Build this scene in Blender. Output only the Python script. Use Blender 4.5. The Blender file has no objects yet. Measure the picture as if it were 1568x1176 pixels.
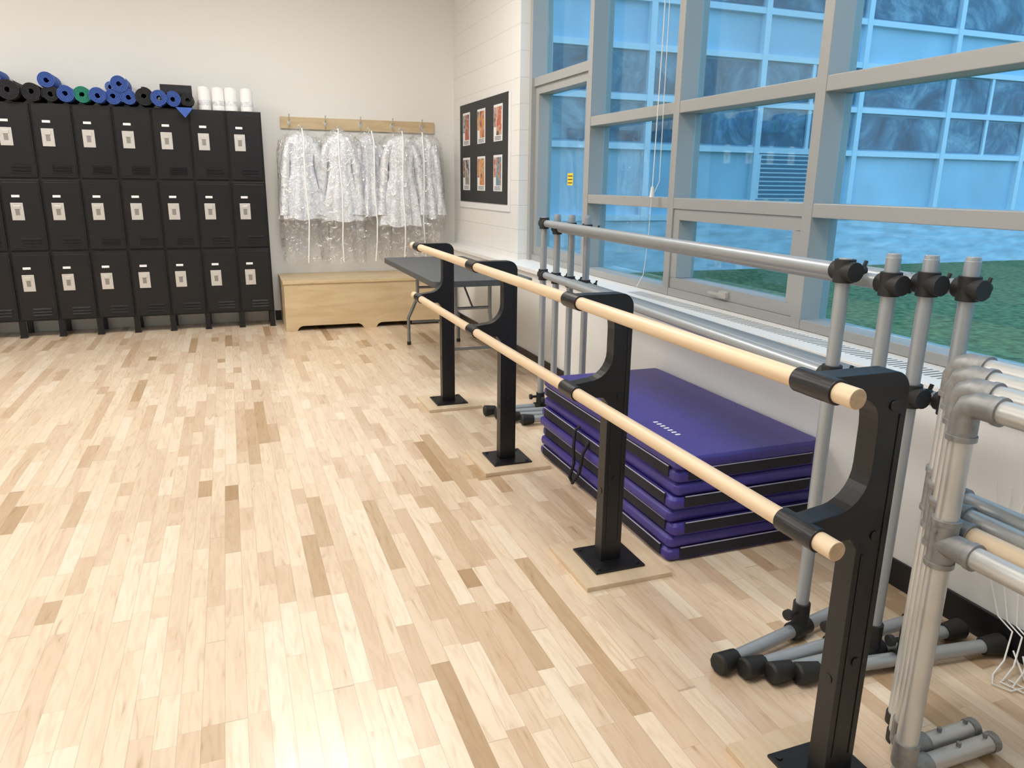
import bpy, bmesh, math, random
from mathutils import Vector, Matrix
random.seed(7)
C=bpy.context.scene.collection
pi=math.pi
# ---------------------------------------------------------------- materials
def newmat(name):
    m=bpy.data.materials.new(name);m.use_nodes=True
    nt=m.node_tree
    return m,nt,nt.nodes["Principled BSDF"]
def N(nt,t,**k):
    n=nt.nodes.new(t)
    for a,b in k.items(): setattr(n,a,b)
    return n
def simple(name,col,rough=.5,metal=0,spec=.5,var=.0,vscale=20,bump=0,bscale=100,coat=0,stretch=None):
    m,nt,b=newmat(name)
    b.inputs["Base Color"].default_value=(*col,1);b.inputs["Roughness"].default_value=rough
    b.inputs["Metallic"].default_value=metal;b.inputs["Specular IOR Level"].default_value=spec
    b.inputs["Coat Weight"].default_value=coat
    if var<=0 and bump<=0: return m
    tc=N(nt,"ShaderNodeTexCoord")
    src=tc.outputs["Object"]
    if stretch:
        mp=N(nt,"ShaderNodeMapping");mp.inputs["Scale"].default_value=stretch
        nt.links.new(src,mp.inputs[0]);src=mp.outputs[0]
    if var>0:
        n=N(nt,"ShaderNodeTexNoise");n.inputs["Scale"].default_value=vscale;n.inputs["Detail"].default_value=2
        nt.links.new(src,n.inputs["Vector"])
        r=N(nt,"ShaderNodeValToRGB")
        r.color_ramp.elements[0].position=.3;r.color_ramp.elements[1].position=.7
        r.color_ramp.elements[0].color=(*[c*(1-var) for c in col],1)
        r.color_ramp.elements[1].color=(*[min(1,c*(1+var)) for c in col],1)
        nt.links.new(n.outputs["Fac"],r.inputs[0]);nt.links.new(r.outputs[0],b.inputs["Base Color"])
    if bump>0:
        n=N(nt,"ShaderNodeTexNoise");n.inputs["Scale"].default_value=bscale;n.inputs["Detail"].default_value=2
        nt.links.new(src,n.inputs["Vector"])
        bp=N(nt,"ShaderNodeBump");bp.inputs["Strength"].default_value=bump;bp.inputs["Distance"].default_value=.01
        nt.links.new(n.outputs["Fac"],bp.inputs["Height"]);nt.links.new(bp.outputs[0],b.inputs["Normal"])
    return m
def mth(nt,op,a,b=None,c=None):
    n=N(nt,"ShaderNodeMath",operation=op)
    for i,v in enumerate((a,b,c)):
        if v is None: continue
        if isinstance(v,(int,float)): n.inputs[i].default_value=v
        else: nt.links.new(v,n.inputs[i])
    return n.outputs[0]
def floor_mat():
    m,nt,b=newmat("maple_strip_floor");L=nt.links
    tc=N(nt,"ShaderNodeTexCoord");s=N(nt,"ShaderNodeSeparateXYZ");L.new(tc.outputs["Object"],s.inputs[0])
    W=.057
    xr=mth(nt,"DIVIDE",s.outputs[0],W);row=mth(nt,"FLOOR",xr);fx=mth(nt,"FRACT",xr)
    w1=N(nt,"ShaderNodeTexWhiteNoise",noise_dimensions="1D");L.new(row,w1.inputs["W"])
    w2=N(nt,"ShaderNodeTexWhiteNoise",noise_dimensions="1D");L.new(mth(nt,"ADD",row,77.3),w2.inputs["W"])
    ln=mth(nt,"MULTIPLY_ADD",w2.outputs["Value"],.40,.22)
    yy=mth(nt,"ADD",mth(nt,"DIVIDE",s.outputs[1],ln),mth(nt,"MULTIPLY",w1.outputs["Value"],41.))
    sn=mth(nt,"MULTIPLY",mth(nt,"SINE",mth(nt,"ADD",mth(nt,"MULTIPLY",yy,2.1),mth(nt,"MULTIPLY",row,1.7))),.42)
    yy=mth(nt,"ADD",yy,sn)
    idx=mth(nt,"FLOOR",yy);fy=mth(nt,"FRACT",yy)
    cv=N(nt,"ShaderNodeCombineXYZ");L.new(row,cv.inputs[0]);L.new(idx,cv.inputs[1])
    w3=N(nt,"ShaderNodeTexWhiteNoise",noise_dimensions="3D");L.new(cv.outputs[0],w3.inputs["Vector"])
    v=w3.outputs["Value"]
    ramp=N(nt,"ShaderNodeValToRGB");cr=ramp.color_ramp
    pts=[(0,(.40,.26,.14)),(.018,(.50,.35,.21)),(.05,(.60,.44,.30)),(.12,(.655,.49,.345)),(.28,(.695,.54,.395)),(.50,(.735,.585,.43)),(.8,(.775,.635,.475)),(1,(.81,.69,.545))]
    cr.elements[0].position=0;cr.elements[0].color=(*pts[0][1],1)
    cr.elements[1].position=1;cr.elements[1].color=(*pts[-1][1],1)
    for p,c in pts[1:-1]:
        e=cr.elements.new(p);e.color=(*c,1)
    L.new(v,ramp.inputs[0])
    g=N(nt,"ShaderNodeCombineXYZ")
    L.new(mth(nt,"ADD",mth(nt,"MULTIPLY",s.outputs[0],30.),mth(nt,"MULTIPLY",v,91.)),g.inputs[0])
    L.new(mth(nt,"ADD",mth(nt,"MULTIPLY",s.outputs[1],3.4),mth(nt,"MULTIPLY",v,53.)),g.inputs[1])
    gn=N(nt,"ShaderNodeTexNoise");gn.inputs["Scale"].default_value=1.;gn.inputs["Detail"].default_value=4;gn.inputs["Distortion"].default_value=2.0
    L.new(g.outputs[0],gn.inputs["Vector"])
    gr=N(nt,"ShaderNodeValToRGB");gr.color_ramp.elements[0].position=.22;gr.color_ramp.elements[1].position=.56
    gr.color_ramp.elements[0].color=(.50,.37,.26,1);gr.color_ramp.elements[1].color=(1.0,1.0,1.0,1)
    q=gr.color_ramp.elements.new(.36);q.color=(.86,.79,.73,1)
    L.new(gn.outputs["Fac"],gr.inputs[0])
    mx=N(nt,"ShaderNodeMix",data_type="RGBA",blend_type="MULTIPLY");mx.inputs[0].default_value=.62
    L.new(ramp.outputs[0],mx.inputs[6]);L.new(gr.outputs[0],mx.inputs[7])
    ex=mth(nt,"MULTIPLY",mth(nt,"MINIMUM",fx,mth(nt,"SUBTRACT",1.,fx)),W)
    ey=mth(nt,"MULTIPLY",mth(nt,"MINIMUM",fy,mth(nt,"SUBTRACT",1.,fy)),ln)
    e=mth(nt,"MINIMUM",ex,ey)
    gap=mth(nt,"LESS_THAN",e,.0007)
    mx2=N(nt,"ShaderNodeMix",data_type="RGBA");L.new(mth(nt,"MULTIPLY",gap,.5),mx2.inputs[0])
    L.new(mx.outputs[2],mx2.inputs[6]);mx2.inputs[7].default_value=(.32,.20,.12,1)
    L.new(mx2.outputs[2],b.inputs["Base Color"])
    b.inputs["Roughness"].default_value=.33;b.inputs["Specular IOR Level"].default_value=.45
    b.inputs["Coat Weight"].default_value=.3;b.inputs["Coat Roughness"].default_value=.16
    return m
def wood(name,c1,c2,axis=(1,1,1),scale=1,rough=.4):
    m,nt,b=newmat(name);L=nt.links
    tc=N(nt,"ShaderNodeTexCoord");mp=N(nt,"ShaderNodeMapping");mp.inputs["Scale"].default_value=axis
    L.new(tc.outputs["Object"],mp.inputs[0])
    n=N(nt,"ShaderNodeTexNoise");n.inputs["Scale"].default_value=scale;n.inputs["Detail"].default_value=3;n.inputs["Distortion"].default_value=1.2
    L.new(mp.outputs[0],n.inputs["Vector"])
    r=N(nt,"ShaderNodeValToRGB");r.color_ramp.elements[0].position=.35;r.color_ramp.elements[1].position=.65
    r.color_ramp.elements[0].color=(*c1,1);r.color_ramp.elements[1].color=(*c2,1)
    L.new(n.outputs["Fac"],r.inputs[0]);L.new(r.outputs[0],b.inputs["Base Color"]);b.inputs["Roughness"].default_value=rough
    return m
def brickmat(name,c1,c2,mortar,bw,rh,ms,axes,rough=.6,bump=.25):
    m,nt,b=newmat(name);L=nt.links
    tc=N(nt,"ShaderNodeTexCoord");s=N(nt,"ShaderNodeSeparateXYZ");L.new(tc.outputs["Object"],s.inputs[0])
    c=N(nt,"ShaderNodeCombineXYZ");L.new(s.outputs[axes[0]],c.inputs[0]);L.new(s.outputs[axes[1]],c.inputs[1])
    br=N(nt,"ShaderNodeTexBrick");L.new(c.outputs[0],br.inputs["Vector"])
    br.inputs["Scale"].default_value=1;br.inputs["Brick Width"].default_value=bw;br.inputs["Row Height"].default_value=rh
    br.inputs["Mortar Size"].default_value=ms;br.inputs["Mortar Smooth"].default_value=.6
    br.inputs["Color1"].default_value=(*c1,1);br.inputs["Color2"].default_value=(*c2,1);br.inputs["Mortar"].default_value=(*mortar,1)
    L.new(br.outputs["Color"],b.inputs["Base Color"]);b.inputs["Roughness"].default_value=rough
    bp=N(nt,"ShaderNodeBump",invert=True);bp.inputs["Strength"].default_value=bump;bp.inputs["Distance"].default_value=.006
    L.new(br.outputs["Fac"],bp.inputs["Height"]);L.new(bp.outputs[0],b.inputs["Normal"])
    return m
def glassmat(name,tint,refl=.10,diff=None,dfac=0,bump=0,bscale=30):
    m=bpy.data.materials.new(name);m.use_nodes=True;nt=m.node_tree;nt.nodes.clear();L=nt.links
    o=N(nt,"ShaderNodeOutputMaterial");t=N(nt,"ShaderNodeBsdfTransparent");t.inputs[0].default_value=(*tint,1)
    g=N(nt,"ShaderNodeBsdfGlossy");g.inputs["Roughness"].default_value=.02 if not bump else .2
    mx=N(nt,"ShaderNodeMixShader")
    if bump:
        tc=N(nt,"ShaderNodeTexCoord");n=N(nt,"ShaderNodeTexNoise");n.inputs["Scale"].default_value=bscale;n.inputs["Detail"].default_value=2;n.inputs["Distortion"].default_value=1.5
        L.new(tc.outputs["Object"],n.inputs["Vector"]);bp=N(nt,"ShaderNodeBump");bp.inputs["Strength"].default_value=bump;bp.inputs["Distance"].default_value=.03
        L.new(n.outputs["Fac"],bp.inputs["Height"]);L.new(bp.outputs[0],g.inputs["Normal"])
        rp=N(nt,"ShaderNodeValToRGB");rp.color_ramp.elements[0].position=.50;rp.color_ramp.elements[1].position=.64
        rp.color_ramp.elements[0].color=(refl*.2,)*3+(1,);rp.color_ramp.elements[1].color=(min(1,refl*2.8),)*3+(1,)
        L.new(n.outputs["Fac"],rp.inputs[0]);L.new(rp.outputs[0],mx.inputs[0])
    else:
        lw=N(nt,"ShaderNodeLayerWeight");lw.inputs[0].default_value=.25
        L.new(mth(nt,"MULTIPLY_ADD",lw.outputs["Fresnel"],.25,refl*.3),mx.inputs[0])
    L.new(t.outputs[0],mx.inputs[1]);L.new(g.outputs[0],mx.inputs[2]);out=mx.outputs[0]
    if dfac:
        d=N(nt,"ShaderNodeBsdfDiffuse");d.inputs[0].default_value=(*diff,1);m2=N(nt,"ShaderNodeMixShader");m2.inputs[0].default_value=dfac
        L.new(out,m2.inputs[1]);L.new(d.outputs[0],m2.inputs[2]);out=m2.outputs[0]
    L.new(out,o.inputs[0]);return m
def sequin(name):
    m,nt,b=newmat(name);L=nt.links
    tc=N(nt,"ShaderNodeTexCoord");v=N(nt,"ShaderNodeTexVoronoi");v.inputs["Scale"].default_value=80
    L.new(tc.outputs["Object"],v.inputs["Vector"])
    r=N(nt,"ShaderNodeValToRGB");r.color_ramp.elements[0].color=(.70,.73,.79,1);r.color_ramp.elements[1].color=(.97,.98,1,1)
    s=N(nt,"ShaderNodeSeparateColor");L.new(v.outputs["Color"],s.inputs[0]);L.new(s.outputs[0],r.inputs[0])
    L.new(r.outputs[0],b.inputs["Base Color"]);b.inputs["Roughness"].default_value=.35
    L.new(mth(nt,"MULTIPLY",s.outputs[1],.2),b.inputs["Metallic"])
    bp=N(nt,"ShaderNodeBump");bp.inputs["Strength"].default_value=.4;bp.inputs["Distance"].default_value=.01
    L.new(v.outputs["Distance"],bp.inputs["Height"]);L.new(bp.outputs[0],b.inputs["Normal"])
    return m
def emis(name,col,st):
    m,nt,b=newmat(name);b.inputs["Emission Color"].default_value=(*col,1);b.inputs["Emission Strength"].default_value=st;return m

M_floor=floor_mat()
M_wall=simple("painted_wall",(.80,.785,.75),.6)
M_low=simple("enclosure_paint",(.82,.82,.81),.45)
M_ceil=simple("ceiling_tile",(.8,.8,.78),.8)
M_block=brickmat("painted_block",(.80,.79,.765),(.79,.78,.755),(.73,.72,.70),.40,.20,.005,(1,2),.5,.4)
M_black=simple("black_satin",(.009,.009,.011),.36,spec=.45)
M_locker=simple("locker_black_enamel",(.007,.007,.009),.33,spec=.42)
M_lockgap=simple("locker_shadow_gap",(.003,.003,.003),.7)
M_chrome=simple("brushed_steel",(.66,.64,.61),.35,metal=.6)
M_latch2=simple("latch_recess",(.30,.29,.28),.4,metal=.6)
M_label=simple("white_label",(.85,.85,.85),.5)
M_alu=simple("grey_tube",(.38,.41,.44),.36,metal=.35)
M_alu2=simple("aluminium_tube",(.58,.58,.57),.35,metal=.5,var=.06,vscale=10)
M_fit=simple("galvanised_fitting",(.30,.30,.30),.48,metal=.55,var=.15,vscale=60)
M_rub=simple("black_rubber",(.015,.015,.016),.6)
M_barre=wood("pine_barre",(.70,.52,.34),(.76,.60,.42),(30,1.5,30),1,.4)
M_ply=wood("birch_ply",(.58,.43,.25),(.67,.53,.33),(2,6,10),1,.4)
M_pad=wood("base_pad_wood",(.63,.48,.32),(.70,.56,.40),(30,3,30),1,.45)
M_end=simple("end_grain",(.56,.38,.22),.6,var=.1,vscale=120)
M_purp=simple("purple_vinyl",(.050,.037,.25),.40,var=.06,vscale=6,bump=.1,bscale=25)
M_velc=simple("black_velcro",(.012,.011,.02),.75)
M_pipe=simple("white_piping",(.42,.42,.56),.5)
M_tab=simple("grey_plastic_top",(.075,.08,.085),.45,var=.05,vscale=40)
M_tleg=simple("table_leg_grey",(.22,.23,.24),.35,metal=.4)
M_frame=simple("window_frame_grey",(.37,.375,.37),.42,metal=.1)
M_glass=glassmat("window_glass",(.80,.95,1.0),.06)
M_cost=sequin("silver_sequin_cloth")
M_bag=glassmat("clear_plastic_bag",(.985,.985,.99),.16,diff=(.97,.98,.99),dfac=.05,bump=.9,bscale=15)
M_zip=simple("bag_zip_white",(.95,.95,.95),.4)
M_board=simple("poster_board_black",(.02,.02,.022),.6)
M_paper=simple("poster_paper",(.80,.80,.80),.6)
M_blue=simple("yoga_mat_blue",(.045,.11,.42),.7)
M_yblk=simple("yoga_mat_black",(.018,.018,.022),.75)
M_green=simple("yoga_mat_green",(.02,.26,.18),.7)
M_lblue=simple("yoga_mat_light",(.16,.28,.60),.7)
M_tow=simple("paper_towel",(.90,.90,.90),.8,bump=.3,bscale=120)
M_wlab=simple("printed_label",(.72,.73,.76),.5,var=.25,vscale=50)
M_grass=simple("grass",(.12,.175,.065),.9,var=.55,vscale=16,bump=.8,bscale=60)
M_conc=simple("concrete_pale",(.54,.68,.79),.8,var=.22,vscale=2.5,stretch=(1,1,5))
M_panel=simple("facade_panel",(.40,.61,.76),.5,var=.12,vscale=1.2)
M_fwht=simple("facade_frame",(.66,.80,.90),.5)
def fglass():  # pane reflections painted into the base colour as lighter and darker noise
    m,nt,b=newmat("facade_glass");L=nt.links
    tc=N(nt,"ShaderNodeTexCoord");n=N(nt,"ShaderNodeTexNoise");n.inputs["Scale"].default_value=1.6;n.inputs["Detail"].default_value=7;n.inputs["Roughness"].default_value=.68;n.inputs["Distortion"].default_value=.8
    L.new(tc.outputs["Object"],n.inputs["Vector"]);r=N(nt,"ShaderNodeValToRGB");e=r.color_ramp.elements
    e[0].position=.36;e[0].color=(.025,.07,.12,1);e[1].position=.72;e[1].color=(.30,.48,.58,1)
    q=e.new(.50);q.color=(.06,.16,.25,1)
    L.new(n.outputs["Fac"],r.inputs[0]);L.new(r.outputs[0],b.inputs["Base Color"]);b.inputs["Roughness"].default_value=.12;return m
M_fgl=fglass()
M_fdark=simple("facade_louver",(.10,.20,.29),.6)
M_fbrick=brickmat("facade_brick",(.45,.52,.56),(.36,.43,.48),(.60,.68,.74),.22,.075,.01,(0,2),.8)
M_yel=simple("yellow_sticker",(.85,.65,.05),.5)
M_ltp=emis("light_panel",(1,.96,.9),4)
M_cord=simple("white_cord",(.85,.85,.83),.5)
M_dark=simple("vent_dark",(.16,.16,.16),.7)
def flat(n,c,c2):
    m,nt,b=newmat(n);L=nt.links
    tc=N(nt,"ShaderNodeTexCoord");v=N(nt,"ShaderNodeTexNoise");v.inputs["Scale"].default_value=14;v.inputs["Detail"].default_value=3
    L.new(tc.outputs["Object"],v.inputs["Vector"]);r=N(nt,"ShaderNodeValToRGB");r.color_ramp.interpolation='CONSTANT'
    e=r.color_ramp.elements;e[0].position=0;e[0].color=(*c,1);e[1].position=.5;e[1].color=(*c2,1)
    q=e.new(.46);q.color=(.50,.42,.36,1);q=e.new(.6);q.color=(.08,.07,.08,1)
    L.new(v.outputs["Fac"],r.inputs[0]);L.new(r.outputs[0],b.inputs["Base Color"]);return m
M_pics=[flat("print_red",(.42,.10,.06),(.20,.10,.08)),flat("print_orange",(.60,.26,.06),(.5,.12,.05)),flat("print_crimson",(.5,.12,.06),(.60,.28,.14)),flat("print_grey",(.25,.24,.22),(.38,.36,.34)),flat("print_amber",(.60,.20,.03),(.60,.32,.08)),flat("print_teal",(.15,.25,.33),(.42,.20,.15))]
# ---------------------------------------------------------------- mesh builder
class MB:
    def __init__(s): s.v=[];s.f=[];s.m=[];s.sm=[];s.mats=[]
    def mi(s,mat):
        if mat not in s.mats: s.mats.append(mat)
        return s.mats.index(mat)
    def add(s,vs,fs,mat,smooth=False,mtx=None):
        o=len(s.v);k=s.mi(mat)
        for v in vs:
            v=Vector(v)
            if mtx is not None: v=mtx@v
            s.v.append(v)
        for f in fs: s.f.append([i+o for i in f]);s.m.append(k);s.sm.append(smooth)
    def box(s,x0,x1,y0,y1,z0,z1,mat,mtx=None):
        vs=[(x,y,z) for z in(z0,z1) for y in(y0,y1) for x in(x0,x1)]
        s.add(vs,[(0,2,3,1),(4,5,7,6),(0,1,5,4),(2,6,7,3),(0,4,6,2),(1,3,7,5)],mat,False,mtx)
    def cyl(s,p0,p1,r,mat,n=20,r2=None,cap=None,hollow=False):
        p0=Vector(p0);p1=Vector(p1);d=(p1-p0).normalized();r2=r if r2 is None else r2
        a=d.cross(Vector((0,0,1)));
        if a.length<.01:a=Vector((1,0,0))
        a.normalize();b=d.cross(a)
        vs=[];
        for p,R in((p0,r),(p1,r2)):
            for i in range(n):
                t=2*pi*i/n;vs.append(p+a*math.cos(t)*R+b*math.sin(t)*R)
        s.add(vs,[(i,(i+1)%n,n+(i+1)%n,n+i) for i in range(n)],mat,True)
        s.add(vs[:n],[tuple(range(n))[::-1]],cap or mat);s.add(vs[n:],[tuple(range(n))],cap or mat)
    def tube(s,pts,r,mat,n=12):
        pts=[Vector(p) for p in pts];rings=[];a0=None
        for i,p in enumerate(pts):
            d=(pts[min(i+1,len(pts)-1)]-pts[max(i-1,0)]).normalized()
            if a0 is None:
                a=d.cross(Vector((.13,.2,1)));
                if a.length<.05:a=d.cross(Vector((1,0,0)))
            else: a=a0-d*a0.dot(d)
            a.normalize();a0=a;b=d.cross(a)
            rings.append([p+a*math.cos(2*pi*k/n)*r+b*math.sin(2*pi*k/n)*r for k in range(n)])
        s.loft(rings,mat,True)
    def loft(s,rings,mat,cap=True,smooth=True):
        n=len(rings[0]);vs=[v for R in rings for v in R];fs=[]
        for j in range(len(rings)-1):
            for i in range(n): fs.append((j*n+i,j*n+(i+1)%n,(j+1)*n+(i+1)%n,(j+1)*n+i))
        s.add(vs,fs,mat,smooth)
        if cap:
            s.add(rings[0],[tuple(range(n))[::-1]],mat);s.add(rings[-1],[tuple(range(n))],mat)
    def sphere(s,c,r,mat,n=12):
        c=Vector(c);rings=[]
        for j in range(1,n):
            t=pi*j/n;rings.append([c+Vector((r*math.sin(t)*math.cos(2*pi*i/n),r*math.sin(t)*math.sin(2*pi*i/n),r*math.cos(t))) for i in range(n)])
        s.loft(rings,mat,True)
    def prism(s,poly,axis,a0,a1,mat):
        def P(p,a): return {'x':(a,p[0],p[1]),'y':(p[0],a,p[1]),'z':(p[0],p[1],a)}[axis]
        n=len(poly);vs=[P(p,a0) for p in poly]+[P(p,a1) for p in poly]
        s.add(vs,[tuple(range(n)),tuple(range(n,2*n))[::-1]]+[(i,n+i,n+(i+1)%n,(i+1)%n) for i in range(n)],mat)
    def done(s,name,bevel=0,seg=2,parent=None,solid=0):
        me=bpy.data.meshes.new(name);me.from_pydata([tuple(v) for v in s.v],[],s.f)
        for m in s.mats: me.materials.append(m)
        for p,k,q in zip(me.polygons,s.m,s.sm): p.material_index=k;p.use_smooth=q
        bm=bmesh.new();bm.from_mesh(me)
        bmesh.ops.remove_doubles(bm,verts=bm.verts,dist=1e-5) if not solid else None
        bmesh.ops.recalc_face_normals(bm,faces=bm.faces)
        for e in bm.edges:
            if len(e.link_faces)==2 and e.calc_face_angle(0)>.7: e.smooth=False
        bm.to_mesh(me);bm.free()
        o=bpy.data.objects.new(name,me);C.objects.link(o)
        if bevel:
            b=o.modifiers.new("bevel","BEVEL");b.width=bevel;b.segments=seg;b.limit_method='ANGLE';b.angle_limit=.7;b.harden_normals=False
        if parent:o.parent=parent
        return o
# ---------------------------------------------------------------- room shell
XL,YB,YF,H=-4.2,7.90,-2.6,3.55
XE=2.14;XBk=2.28;XW=2.38;XO=2.56
b=MB();b.box(XL-.1,XO,YF-.1,YB+.1,-.1,0,M_floor);b.done("floor")
b=MB();b.box(XL-.1,XO,YF-.1,YB+.2,H,H+.1,M_ceil);b.done("ceiling")
b=MB();b.box(XL-.1,XO,YB,YB+.2,0,H,M_wall);b.done("wall_back")
b=MB();b.box(XL-.15,XL,YF,YB,0,H,M_wall);b.done("wall_left")
b=MB();b.box(XL-.1,XO,YF-.2,YF,0,H,M_wall);b.done("wall_front")
b=MB();b.box(XE,XO,YF,YB,0,.73,M_low);b.box(XBk,XO,5.98,YB,.73,H,M_block);b.box(XBk,XO,YF,5.98,3.3,H,M_wall);b.done("wall_right")
b=MB();b.box(XE-.012,XBk,5.98,YB,.73,.754,M_low);b.box(XE-.012,XW+.02,YF,5.98,.73,.754,M_low)
y=.2
while y<3.95:
    b.box(2.215,2.315,y,y+.010,.7535,.7545,M_dark);y+=.026
b.box(XE-.02,XE-.005,YF,YB,.722,.752,M_low)
b.done("window_ledge",.003)
b=MB();b.box(XE-.012,XE,YF,YB-.5,0,.10,M_black);b.done("baseboard_right",.002)
b=MB();b.box(.37,2.13,YB-.012,YB,0,.10,M_black);b.box(XL,-2.5,YB-.012,YB,0,.10,M_black);b.done("baseboard_back",.002)
# ceiling lights
for i,(lx,ly,en) in enumerate([(-2.4,5.2,62),(0.5,5.2,62),(-2.4,1.4,42),(0.5,1.2,42)]):
    b=MB();b.box(lx-.64,lx+.64,ly-.64,ly+.64,H-.05,H-.001,M_label);b.box(lx-.6,lx+.6,ly-.6,ly+.6,H-.056,H-.049,M_ltp)
    o=b.done("ceiling_light")
    l=bpy.data.lights.new("lamp","AREA");l.shape='RECTANGLE';l.size=1.2;l.size_y=1.2;l.energy=en;l.color=(1,.97,.925)
    lo=bpy.data.objects.new("lamp",l);lo.location=(lx,ly,H-.065);C.objects.link(lo);lo.parent=o
# ---------------------------------------------------------------- windows
ms=[6.0,4.91,3.80,2.69,1.58,.47,-.64,-1.75,-2.55]
for k in range(len(ms)-1):
    y1,y0=ms[k],ms[k+1];b=MB();X0,X1=XW,2.53
    hw=.030;zs=.7555
    b.box(X0,X1,y0-hw,y0+hw,zs,3.3,M_frame)
    if k==0: b.box(X0-.02,X1,y1-.075,y1-.02,zs,3.3,M_frame)
    ya,yb=y0+hw,(y1-hw if k else y1-.075)
    b.box(X0+.002,X1,ya,yb,3.24,3.3,M_frame);b.box(X0+.002,X1,ya,yb,zs,.80,M_frame)
    if k==0:
        b.box(X0+.002,X1,ya,yb,2.13,2.195,M_frame)
        for z0,z1 in((.80,.87),(2.07,2.13)): b.box(X0+.02,X1-.01,ya,yb,z0,z1,M_frame)
        b.box(X0+.02,X1-.01,ya,ya+.06,.87,2.07,M_frame);b.box(X0+.02,X1-.01,yb-.06,yb,.87,2.07,M_frame)
        b.box(X0+.105,X0+.107,ya+.42,ya+.52,1.37,1.46,M_yel)
        for j in range(3): b.box(X0+.1042,X0+.1052,ya+.43,ya+.51,1.385+.025*j,1.392+.025*j,M_board)
    else:
        b.box(X0+.002,X1,ya,yb,1.25,1.31,M_frame);b.box(X0+.002,X1,ya,yb,1.765,1.828,M_frame)
    if k==2:
        for z0,z1 in((.80,.86),(1.19,1.25)): b.box(X0+.01,X1-.02,ya,yb,z0,z1,M_frame)
        b.box(X0+.01,X1-.02,ya,ya+.06,.86,1.19,M_frame);b.box(X0+.01,X1-.02,yb-.06,yb,.86,1.19,M_frame)
        b.box(X0-.015,X0+.01,3.2,3.26,.815,.85,M_chrome);b.box(X0-.02,X0-.012,3.22,3.35,.825,.84,M_chrome)
    b.box(2.488,2.494,ya,yb,.80,3.24,M_glass)
    b.done("window_%d"%(k+1),.003)
# blind cord
b=MB();b.tube([(2.345,3.93,3.3),(2.345,3.93,2.2),(2.34,3.94,1.36)],.0028,M_cord,8);b.tube([(2.352,3.90,3.3),(2.36,3.90,1.4),(2.35,3.93,1.34)],.0022,M_cord,8)
b.tube([(2.34,3.94,1.37),(2.345,3.96,1.1),(2.36,4.02,.85),(2.35,4.08,.762)],.002,M_cord,8)
b.cyl((2.34,3.94,1.31),(2.34,3.94,1.37),.014,M_cord,12,.008);b.done("blind_cord")
# ---------------------------------------------------------------- outside
b=MB();b.box(XO+.01,30,-14,8.4,.1,.3,M_grass);b.done("lawn_ground")
b=MB();Yf=8.4
b.box(2.62,30,Yf,Yf+.4,0,.95,M_conc);b.box(2.62,30,Yf+.05,Yf+.4,.95,7.5,M_panel)
b.box(2.62,3.5,Yf-.02,Yf+.05,.95,7.5,M_fbrick)
xs=[3.25+1.62*i for i in range(15)]
for zz in (.95,1.80,2.36,2.92,3.45,4.25,5.6): b.box(3.5,30,Yf-.02,Yf+.05,zz,zz+.07,M_fwht)
for i,x in enumerate(xs):
    b.box(x-.04,x+.04,Yf-.03,Yf+.05,.95,7.2,M_fwht)
    x1=x+1.62
    for z0,z1 in((1.87,2.36),(2.43,2.92),(3.52,4.25),(4.32,5.6)):
        b.box(x+.07,x1-.07,Yf+.02,Yf+.06,z0+.03,z1-.03,M_fgl)
    if i%4==2:
        b.box(x+.06,x+1.0,Yf-.005,Yf+.06,1.22,1.79,M_fwht)
        for j in range(10): b.box(x+.10,x+.96,Yf-.012,Yf-.004,1.24+j*.055,1.275+j*.055,M_fdark)
    if i%2==0: b.box(x+.78,x+.83,Yf-.01,Yf+.05,1.87,2.92,M_fwht)
b.done("neighbor_building")
# ---------------------------------------------------------------- lockers
b=MB();X0=.3507;cw=.3048;YL=7.5725;nc=9
b.box(X0-nc*cw,X0,YL+.004,YB-.005,.15,1.98,M_locker)
b.box(X0-nc*cw-.0,X0,YL-.004,YL+.01,1.968,1.98,M_locker)
for c in range(nc):
    xl=X0-(c+1)*cw
    for r in range(3):
        z0=.15+.6096*r;z1=z0+.6096
        b.box(xl+.002,xl+cw-.002,YL,YL+.005,z0,z1-.0,M_lockgap)
        b.box(xl+.012,xl+cw-.012,YL-.014,YL+.004,z0+.012,z1-.010,M_locker)
        b.box(xl+.024,xl+cw-.022,YL-.0165,YL-.012,z0+.03,z1-.03,M_locker)
        yf=YL-.017
        zl=z0+.487-.15
        cx=xl+.1005+.006
        b.box(cx-.046,cx+.046,yf-.006,yf,zl-.072,zl+.072,M_chrome)
        b.box(cx-.016,cx+.016,yf-.0075,yf-.005,zl-.03,zl+.035,M_latch2)
        b.box(cx-.024,cx+.024,yf-.013,yf-.007,zl+.022,zl+.050,M_chrome)
        b.box(cx-.03,cx+.03,yf-.004,yf,zl+.118,zl+.138,M_label)
        for j in range(3):
            zz=zl-.235-j*.026
            b.prism([(yf-.012,zz),(yf,zz+.014),(yf,zz-.004)],'x',cx+.0,cx+.145,M_locker)
        b.box(xl+cw-.014,xl+cw-.010,YL-.018,YL,z0+.06,z1-.06,M_locker)
for c in range(nc+1):
    xf=X0-c*cw
    xa,xb=(xf-.045,xf) if c==0 else ((xf,xf+.045) if c==nc else (xf-.024,xf+.024))
    b.prism([(xa,0.0),(xb,0.0),(xb+.0,.15),(xa-.0,.15)],'y',YL+.003,YL+.045,M_locker)
    b.box(xa-.004,xb+.004,YL-.004,YL+.05,0,.012,M_locker)
    b.box(xa,xb,YB-.06,YB-.03,0,.15,M_locker)
b.done("locker_bank",.0025)
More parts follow.
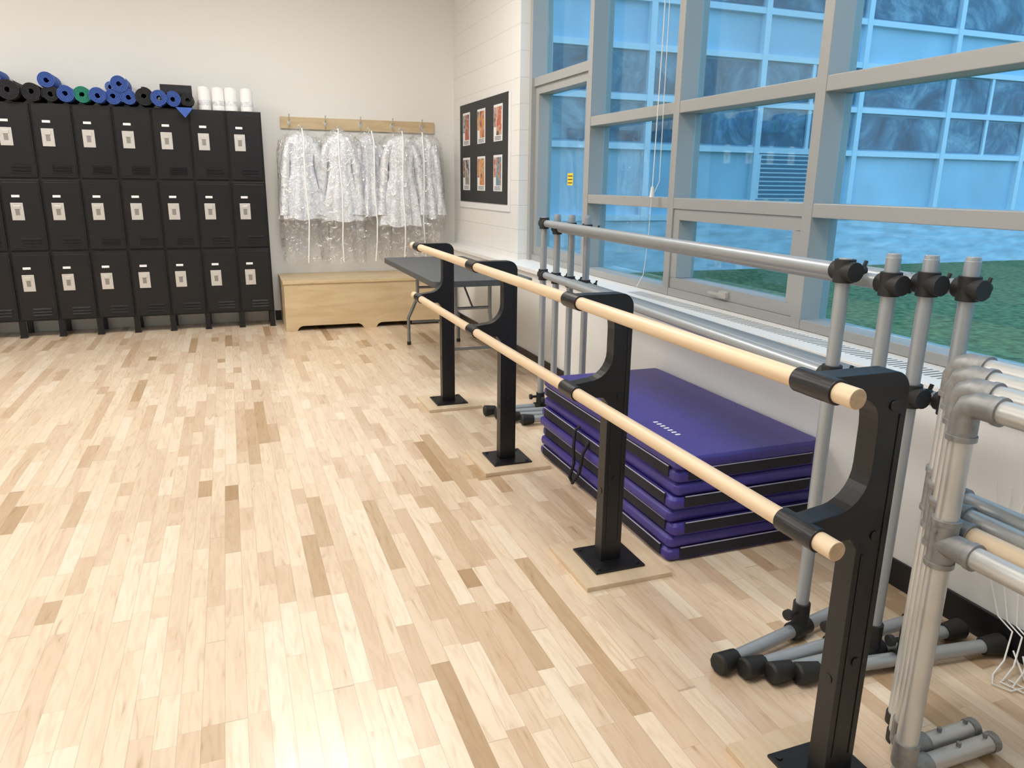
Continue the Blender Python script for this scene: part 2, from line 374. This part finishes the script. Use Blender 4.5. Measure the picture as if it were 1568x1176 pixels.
# yoga mats on top
def roll(x,z,R,mat,y0=YL-.02,L=.30,ang=0,tilt=0):
    b=MB();th=.0062;pitch=.0098;r0=.016
    turns=(R-r0)/pitch;n=int(turns*20);inn=[];out=[]
    for i in range(n+1):
        t=2*pi*i/20;r=r0+pitch*t/(2*pi);inn.append((r*math.cos(t),r*math.sin(t)));out.append(((r+th)*math.cos(t),(r+th)*math.sin(t)))
    vs=[];fs=[]
    for i in range(n+1):
        for (p,q) in((inn[i],0),(out[i],0),(out[i],L),(inn[i],L)): vs.append((p[0],q,p[1]))
    for i in range(n):
        for k in range(4): fs.append((i*4+k,i*4+(k+1)%4,(i+1)*4+(k+1)%4,(i+1)*4+k))
    fs.append((0,1,2,3));fs.append((n*4+3,n*4+2,n*4+1,n*4))
    mt=Matrix.Translation((x,y0,z))@Matrix.Rotation(ang,4,'Z')@Matrix.Rotation(tilt,4,'Y')
    b.add(vs,fs,mat,True,mt);return b.done("rolled_yoga_mat")
zt=1.981
def lx(p): return -1.32+(p-75)*.00515
for p,R,mt,dy,LL in((-10,.072,M_yblk,.0,.32),(20,.078,M_yblk,-.05,.32),(51,.070,M_yblk,-.02,.32),(77,.062,M_yblk,0.0,.32),(99,.064,M_blue,-.03,.32),(123,.064,M_green,-.02,.32),(146,.062,M_blue,-.05,.32),(168,.062,M_blue,-.02,.32),(191,.062,M_blue,-.02,.32),(215,.072,M_yblk,-.03,.32),(238,.064,M_blue,-.06,.15),(259,.060,M_blue,-.04,.14)):
    roll(lx(p),zt+R+.012,R,mt,YL-.03+dy,LL,0,random.uniform(0,6))
roll(lx(74),zt+.180,.062,M_blue,YL-.04);roll(lx(1),zt+.20,.055,M_blue,YL-.03);roll(lx(179),zt+.178,.066,M_blue,YL-.06);roll(lx(163),zt+.165,.042,M_lblue,YL+.1,.2)
roll(lx(236),zt+.075,.062,M_yblk,YL+.215,.26,-pi/2+.05,1.)
roll(lx(238),zt+.150,.062,M_yblk,YL+.155,.26,-pi/2+.05)
roll(lx(282),zt+.070,.052,M_yblk,YL-.06,.14)
b=MB();b.prism([(lx(262),1.985),(lx(290),1.985),(lx(276),1.90)],'y',YL-.105,YL-.100,M_blue);b.done("mat_strap")
for p in(306,329,350,376):
    b=MB();x=lx(p)+.008;yc=YL+.065+random.uniform(-.01,.01)
    b.cyl((x,yc,zt),(x,yc,zt+.180),.0545,M_tow,28);b.cyl((x,yc,zt+.04),(x,yc,zt+.085),.055,M_wlab,28)
    b.cyl((x,yc,zt+.180),(x,yc,zt+.197),.051,M_label,28,.047);b.cyl((x,yc,zt+.197),(x,yc,zt+.203),.014,M_tow,16)
    b.done("wipes_canister",.002)
# ---------------------------------------------------------------- bench
b=MB();bx0,bx1,by0,by1,bh=.43,2.02,7.23,7.885,.475
feet=[(bx0,bx0+.10),(1.16,1.28),(bx1-.10,bx1)]
fr=feet[::-1]
poly=[(bx0,bh-.03),(bx1,bh-.03)]
pts=[]
for i,(a,c) in enumerate(fr):
    pts+=[(c,0),(a,0)]
    if i<2:
        n0=a;n1=fr[i+1][1]
        pts+=[(n0-.02,.03),(n0-.05,.045),(n1+.05,.045),(n1+.02,.03)]
b.prism(poly+pts,'y',by0,by0+.02,M_ply)
b.box(bx0-.008,bx1+.008,by0-.012,by1,bh-.03,bh,M_ply)
b.box(bx0,bx0+.02,by0+.02,by1,0,bh-.03,M_ply);b.box(bx1-.02,bx1,by0+.02,by1,0,bh-.03,M_ply)
b.box(bx0+.02,bx1-.02,by1-.02,by1,.05,bh-.03,M_ply)
b.done("storage_bench",.003)
# ---------------------------------------------------------------- coat rail
b=MB();b.box(.54,2.06,YB-.022,YB-.001,1.865,1.975,M_ply)
hooks=[.62,.96,1.30,1.62,1.92]
for x in hooks:
    b.cyl((x,YB-.02,1.925),(x,YB-.028,1.925),.018,M_chrome,14)
    b.tube([(x,YB-.025,1.91),(x,YB-.06,1.885),(x,YB-.085,1.895),(x,YB-.09,1.925)],.005,M_chrome,8)
    b.tube([(x,YB-.025,1.935),(x,YB-.07,1.95),(x,YB-.085,1.985)],.005,M_chrome,8);b.sphere((x,YB-.086,1.99),.009,M_chrome,8)
b.done("coat_hook_rail",.002)
# ---------------------------------------------------------------- costumes
def costume(x,yc,rz,zb,w=1.0,seed=0):
    rnd=random.Random(seed);E=bpy.data.objects.new("costume_in_garment_bag",None);C.objects.link(E)
    mt=Matrix.Translation((x,yc,0))@Matrix.Rotation(rz,4,'Z')
    def T(v): return mt@Vector(v)
    zt=1.82;n=64;b=MB();rings=[]
    prof=[(0,.045,.03),(.03,.10,.05),(.06,.15,.058),(.12,.165,.065),(.22,.155,.068),(.36,.135,.062),(.44,.140,.066),(.54,.165,.075),(.66,.190,.085),(.80,.21,.09),(1.,.235,.095)]
    ph=rnd.random()*6
    for t,rx,ry in prof:
        z=zt-(zt-zb)*t;R=[]
        for i in range(n):
            a=2*pi*i/n;fold=1+(.05+.28*max(0,t-.3))*math.sin(9*a+ph)+(.18*max(0,t-.4))*math.sin(17*a+2*ph)
            R.append(T((rx*w*math.cos(a)*fold,ry*math.sin(a)*fold,z+(.012*math.sin(5*a+ph) if t>.9 else 0))))
        rings.append(R)
    b.loft(rings,M_cost,True)
    for sx in(-1,1):
        rr=[];base=[(.14,1.73,.045),(.175,1.64,.052),(.20,1.50,.050),(.215,1.36,.048),(.23,1.22,.050),(.24,1.06,.060)]
        for dx,z,r in base:
            R=[]
            for i in range(20):
                a=2*pi*i/20;f=1+.18*math.sin(3*a+z*20)
                R.append(T((sx*dx*w+r*math.cos(a)*f*.8,-.02+r*math.sin(a)*f,z)))
            rr.append(R)
        b.loft(rr,M_cost,True)
    b.tube([T((0,0,1.80)),T((0,0,1.85)),T((.012,0,1.88)),T((.0,0,1.895)),T((-.015,0,1.88))],.003,M_chrome,8)
    b.tube([T((-.15,0,1.72)),T((0,0,1.82)),T((.15,0,1.72))],.006,M_label,8)
    b.done("costume",parent=E)
    b=MB();rings=[]
    prof=[(1.89,.02,.02),(1.86,.08,.04),(1.81,.18,.07),(1.75,.25,.10),(1.60,.275,.115),(1.3,.29,.12),(1.0,.29,.12),(.8,.285,.105),(.60,.27,.085)]
    for z,rx,ry in prof:
        R=[]
        for i in range(40):
            a=2*pi*i/40;ca,sa=math.cos(a),math.sin(a)
            f=1+.035*math.sin(7*a+z*6+ph)+.03*math.sin(11*a-z*9)
            R.append(T((rx*w*math.copysign(abs(ca)**.7,ca)*f,ry*math.copysign(abs(sa)**.8,sa)*f,z+(.02*math.sin(4*a+ph) if z<.7 else 0))))
        rings.append(R)
    b.loft(rings,M_bag,False);b.done("garment_bag",parent=E)
    b=MB();pz=[]
    for z,rx,ry in prof[1:]: pz.append(T((.01*math.sin(z*7+ph),-ry*1.03-.003,z)))
    b.tube(pz,.0065,M_zip,8);b.done("bag_zip",parent=E)
costume(.70,7.70,.15,1.02,.82,1)
costume(1.06,7.69,-.1,1.00,.80,2)
costume(1.36,7.73,.2,1.05,.72,3)
costume(1.66,7.66,-.05,.95,.88,4)
costume(1.90,7.70,-.25,1.03,.72,5)
# ---------------------------------------------------------------- poster board
b=MB();xp=XBk
b.box(xp-.010,xp-.001,6.17,7.66,1.14,2.11,M_paper)
b.box(xp-.016,xp-.008,6.22,7.62,1.20,2.12,M_board)
k=0
for z0,z1 in((1.735,2.04),(1.31,1.62)):
    for y in(7.40,6.93,6.46):
        b.box(xp-.0185,xp-.015,y-.115,y+.115,z0,z1,M_paper)
        b.box(xp-.0195,xp-.018,y-.095,y+.04,z0+.05,z1-.02,M_pics[k]);k+=1
        b.box(xp-.0195,xp-.018,y+.05,y+.105,z0+.12,z1-.02,M_pics[(k+2)%6])
        for j in range(3): b.box(xp-.0195,xp-.018,y-.08,y+.08,z0+.035-j*.012,z0+.04-j*.012,M_board)
b.done("poster_display_board",.001)
# ---------------------------------------------------------------- folding table
b=MB();tx0,tx1,ty0,ty1,tz=1.25,1.98,4.86,6.60,.735
def rrect(x0,x1,y0,y1,r,n=6):
    P=[]
    for cx,cy,a0 in((x1-r,y1-r,0),(x0+r,y1-r,pi/2),(x0+r,y0+r,pi),(x1-r,y0+r,1.5*pi)):
        for i in range(n+1):
            a=a0+pi/2*i/n;P.append((cx+r*math.cos(a),cy+r*math.sin(a)))
    return P
b.prism(rrect(tx0,tx1,ty0,ty1,.05),'z',tz-.042,tz,M_tab)
b.box(tx0+.05,tx0+.07,ty0+.1,ty1-.1,tz-.065,tz-.04,M_tleg);b.box(tx1-.07,tx1-.05,ty0+.1,ty1-.1,tz-.065,tz-.04,M_tleg)
for yl in(ty0+.28,ty1-.28):
    for sx,xf in((-1,1.40),(1,1.85)):
        xt=1.615+sx*.13
        b.tube([(xt,yl,tz-.05),(xt,yl,.46),(xt+sx*.01,yl,.40),(xf-sx*.03,yl,.30),(xf,yl,.24),(xf,yl,.0)],.0145,M_tleg,12)
        b.cyl((xf,yl,0),(xf,yl,.03),.018,M_rub,12)
    b.cyl((1.485,yl,.50),(1.745,yl,.50),.011,M_tleg,12);b.cyl((1.43,yl,.20),(1.82,yl,.20),.0105,M_tleg,12)
    s=1 if yl<5.5 else -1
    b.tube([(1.615,yl,.50),(1.615,yl+s*.22,tz-.10),(1.615,yl+s*.36,tz-.05)],.008,M_tleg,8)
b.done("folding_table",.003)
# ---------------------------------------------------------------- fixed double barre
E=bpy.data.objects.new("double_ballet_barre",None);C.objects.link(E)
def arc(cx,cz,r,a0,a1,n=8): return [(cx+r*math.cos(a0+(a1-a0)*i/n),cz+r*math.sin(a0+(a1-a0)*i/n)) for i in range(n+1)]
posts=[4.47,3.37,2.25,1.115];XBr=1.062;ZU,ZD=1.0,.69
for i,y in enumerate(posts):
    b=MB()
    zp=.018
    b.box(1.070,1.412 if i<3 else 1.360,y-.17,y+.17,0,zp,M_pad)
    b.box(1.140,1.34,y-.10,y+.10,zp,zp+.008,M_black)
    for sx in(1.16,1.32):
        for sy in(-.08,.08): b.cyl((sx,y+sy,zp+.008),(sx,y+sy,zp+.012),.008,M_black,10)
    xl,xr=1.194,1.276;zT=1.022
    P=[(xl,zp+.008),(xr,zp+.008)]
    P+=arc(xr-.045,zT-.045,.045,0,pi/2)
    P+=[(XBr+.015,zT)]
    P+=arc(XBr,ZU,.026,pi/2,1.5*pi,8)
    P+=[(XBr+.02,ZU-.026),(xl-.035,ZU-.028)]
    P+=[(xl-.045+.055*math.sin(t),ZU-.028-.055*(1-math.cos(t))) for t in (.3,.6,.9,1.2,1.5)]
    P+=[(xl+.012,.90),(xl+.012,.83)]
    P+=arc(xl-.077,.812,.089,0,-pi/2,8)
    P+=[(XBr+.02,ZD+.028)]
    P+=arc(XBr,ZD,.026,pi/2,1.5*pi,8)
    P+=[(XBr+.03,ZD-.026),(xl-.02,ZD-.030),(xl,ZD-.055)]
    b.prism(P,'y',y-.026,y+.026,M_black)
    for s in(-1,1):
        yy=y+s*.026
        b.box(xl+.016,xl+.022,min(yy,yy+s*.0025),max(yy,yy+s*.0025),.10,.62,M_black);b.box(xr-.018,xr-.012,min(yy,yy+s*.0025),max(yy,yy+s*.0025),.10,.93,M_black)
        for zz in(.95,.66,.35): b.cyl((xl+.045,yy,zz),(xl+.045,yy+s*.004,zz),.011,M_black,14)
    b.cyl((xl-.002,y,.30),(xl+.001,y,.30),.012,M_black,14)
    for z in(ZU,ZD): b.cyl((XBr,y-.055,z),(XBr,y+.055,z),.0258,M_black,28)
    b.done("barre_post_%d"%(i+1),.004,2,E)
b=MB()
for z in(ZU,ZD):
    b.cyl((XBr,1.012,z),(XBr,4.62,z),.0205,M_barre,32,cap=M_end)
b.done("wood_rails",.002,2,E)
# ---------------------------------------------------------------- portable barres
def clamp(b,p,d):
    p=Vector(p);d=Vector(d).normalized();side=Vector((-d.y,d.x,0))
    b.cyl(p-Vector((0,0,.032)),p+Vector((0,0,.032)),.028,M_rub,18)
    b.cyl(p-d*.045,p+d*.035,.027,M_rub,18)
    q=p-side*.055;b.cyl(p,q,.009,M_rub,10)
    b.cyl(q,q-side*.013,.014,M_rub,12)
    for s in(-1,1): b.cyl(q-side*.006,q-side*.016+Vector((0,0,.026*s)),.006,M_rub,8)
stands=[((1.585,1.62),(1.735,4.12)),((1.650,1.52),(1.78,4.03)),((1.710,1.455),(1.83,3.94)),((1.778,1.39),(1.885,3.85))]
fdirs=[(.965,.20),(1,.04),(1,-.02),(.985,-.13)]
for i,((xn,yn),(xf,yf)) in enumerate(stands):
    b=MB()
    top=1.21 if i else 1.19
    zu=1.155 if i==0 else 1.135-.006*(i%2);zd=.855-.012*i
    d=Vector((xf-xn,yf-yn,0)).normalized()
    zf=.034
    for (x,y) in((xn,yn),(xf,yf)):
        b.cyl((x,y,.05),(x,y,top-.01),.0195,M_alu,20);b.cyl((x,y,top-.012),(x,y,top),.0185,M_alu,20,.0175)
        fd=Vector((*fdirs[i],0)).normalized()
        if y>3: fd=Vector((1,-.05-.03*i,0)).normalized()
        p=Vector((x,y,zf));hl=.345
        hr=min(.345,(2.10-x)/fd.x)
        b.cyl(p-fd*(hl-.03),p+fd*(hr-.03),.0205,M_alu,20)
        for s,hh in((-1,hl),(1,hr)):
            b.cyl(p+fd*s*(hh-.055),p+fd*s*(hh+.012),.026,M_rub,10,.0335)
            b.cyl(p+fd*s*(hh+.012),p+fd*s*(hh+.020),.0335,M_rub,10,.028)
        b.cyl((x,y,.012),(x,y,.125),.026,M_rub,18)
        b.cyl(p-fd*.04,p+fd*.04,.0275,M_rub,18)
        b.cyl((x,y,.10),Vector((x,y,.10))-fd*.06,.008,M_rub,10);b.cyl(Vector((x,y,.10))-fd*.055,Vector((x,y,.10))-fd*.07,.017,M_rub,12)
        for z in(zu,zd): clamp(b,(x,y,z),d)
    for z in(zu,zd):
        b.cyl(Vector((xn,yn,z))-d*.01,Vector((xf,yf,z))+d*.02,.0205,M_alu,22)
    b.done("portable_ballet_barre",.0015)
# ---------------------------------------------------------------- nested aluminium barres (near right)
for i in range(4):
    b=MB();x=1.402+.054*i;y=1.055+.054*i;zt_=.952+.012*i;r=.0240
    ye=-.75+.053*i
    for yy in(y,ye):
        s=-1 if yy==y else 1
        b.cyl((x,yy,.03 if i<2 else .01),(x,yy,zt_-.03),r,M_alu2,24)
        b.tube([(x,yy,zt_-.075),(x,yy,zt_-.03),(x,yy+s*.008,zt_-.010),(x,yy+s*.030,zt_),(x,yy+s*.07,zt_)],r+.004,M_fit,20)
        b.cyl((x,yy,zt_-.082),(x,yy,zt_-.070),r+.0065,M_fit,24)
        b.cyl((x,yy+s*.066,zt_),(x,yy+s*.078,zt_),r+.0065,M_fit,24)
        zm=.635+.012*i
        b.cyl((x,yy,zm-.055),(x,yy,zm+.055),r+.004,M_fit,24)
        for q in(-.05,.05): b.cyl((x,yy,zm+q-.006),(x,yy,zm+q+.006),r+.0065,M_fit,24)
        b.cyl((x,yy,zm),(x,yy+s*.075,zm),r+.0038,M_fit,24);b.cyl((x,yy+s*.068,zm),(x,yy+s*.08,zm),r+.0065,M_fit,24)
        b.cyl((x-.02,yy,zm+.03),(x-.034,yy,zm+.03),.006,M_fit,8)
        if i<2:
            b.tube([(x,yy,.12),(x,yy,.06),(x+.01,yy,.04),(x+.04,yy,.031),(x+.08,yy,.031)],r+.004,M_fit,20)
            b.cyl((x+.06,yy,.031),(x+.30-.055*i,yy,.031),r-.002,M_alu2,20)
            b.cyl((x+.285-.055*i,yy,.031),(x+.305-.055*i,yy,.031),r+.001,M_fit,20)
            for q in(.18,.27): b.cyl((x+q-.055*i,yy,.05),(x+q-.055*i,yy,.064),.006,M_fit,8)
        else:
            b.cyl((x,yy,0),(x,yy,.03),r+.004,M_rub,20)
    b.cyl((x,y-.06,zt_),(x,ye+.06,zt_),r,M_alu2,24)
    b.cyl((x,y-.06,zm),(x,ye+.06,zm),r,M_alu2 if i!=1 else M_barre,24)
    b.cyl((x,y-.30,zm),(x,y-.36,zm),r+.002,M_rub,24)
    b.done("pipe_frame_barre",.001)
# ---------------------------------------------------------------- folded gym mats
b=MB();np_=8;th=.0525
rnd=random.Random(3)
mx0,mx1,my0,my1=1.455,2.124,2.17,3.43
for k in range(np_):
    ox=rnd.uniform(-.010,.010);oy=rnd.uniform(-.010,.010)
    z0=k*th+.001;z1=z0+th-.002
    x0,x1,y0,y1=mx0+ox,mx1+min(0,ox)*.5,my0+oy,my1+oy
    prof=[(-.010,z0),(0,z0+.010),(0.002,(z0+z1)/2),(0,z1-.010),(-.010,z1)]
    rings=[]
    for dz,zz in prof:
        P=rrect(x0-dz*1.0,x1+dz,y0-dz,y1+dz,.02,4);rings.append([(p[0],p[1],zz) for p in P])
    b.loft(rings,M_purp,True)
    if k%2==0:
        zz0,zz1=z0+.014,z1+.006
        b.box(x0-.006,x0+.003,y0+.05,y1-.05,zz0,zz1,M_velc);b.box(x0+.05,x1-.05,y0-.006,y0+.003,zz0,zz1,M_velc)
        b.box(x0-.0075,x0-.003,y0+.05,y1-.05,zz1-.0015,zz1+.0012,M_pipe);b.box(x0+.05,x1-.05,y0-.0075,y0-.003,zz1-.0015,zz1+.0012,M_pipe)
zt2=np_*th
for j in range(7):
    b.box(1.60,1.622,2.40+j*.028,2.412+j*.028,zt2-.0013,zt2-.0005,M_label)
b.tube([(mx0-.01,2.95,.30),(mx0-.035,2.95,.28),(mx0-.04,2.95,.20),(mx0-.035,2.95,.12),(mx0-.05,2.96,.05),(mx0-.03,2.98,.02)],.008,M_velc,8)
b.tube([(mx0-.01,2.85,.26),(mx0-.035,2.86,.20),(mx0-.04,2.88,.10),(mx0-.05,2.93,.03)],.008,M_velc,8)
b.done("folded_gym_mats",.0015)
# ---------------------------------------------------------------- cables
b=MB()
for j in range(3):
    o=j*.03
    b.tube([(2.125,1.46-o*1.6,.52),(2.124,1.44-o,.38),(2.120,1.42-o*1.5,.22),(2.115,1.37-o,.115),(2.10,1.31-o,.10),(2.05,1.285-o,.03),(1.99,1.27-o,.006),(1.95+o,1.24,.006),(1.97+o,1.20-o,.006),(2.04,1.19+o*.3,.010),(2.09,1.23+o,.05)],.0026,M_cord,8)
b.done("power_cable")
# ---------------------------------------------------------------- world, camera
w=bpy.data.worlds.new("sky");bpy.context.scene.world=w;w.use_nodes=True;nt=w.node_tree
bg=nt.nodes["Background"];tc=N(nt,"ShaderNodeTexCoord");s=N(nt,"ShaderNodeSeparateXYZ");nt.links.new(tc.outputs["Generated"],s.inputs[0])
r=N(nt,"ShaderNodeValToRGB");r.color_ramp.elements[0].color=(.50,.74,1.0,1);r.color_ramp.elements[1].color=(.44,.70,.98,1)
nt.links.new(s.outputs[2],r.inputs[0]);nt.links.new(r.outputs[0],bg.inputs[0]);bg.inputs[1].default_value=1.9
f,yaw,pitch,roll_,h=1140.28,.3588,.2627,.0125,1.3765
fw=Vector((math.sin(yaw)*math.cos(pitch),math.cos(yaw)*math.cos(pitch),-math.sin(pitch)))
rt=Vector((math.cos(yaw),-math.sin(yaw),0));up=rt.cross(fw)
r2=rt*math.cos(roll_)+up*math.sin(roll_);u2=-rt*math.sin(roll_)+up*math.cos(roll_)
cd=bpy.data.cameras.new("camera");cd.sensor_width=36;cd.lens=36*f/1568;cd.clip_start=.05;cd.clip_end=200
co=bpy.data.objects.new("camera",cd);mw=Matrix.Identity(4)
for i in range(3): mw[i][0]=r2[i];mw[i][1]=u2[i];mw[i][2]=-fw[i]
mw[2][3]=h;co.matrix_world=mw;C.objects.link(co);bpy.context.scene.camera=co
vs=bpy.context.scene.view_settings;vs.view_transform='Standard';vs.look='None';vs.exposure=0;vs.gamma=1
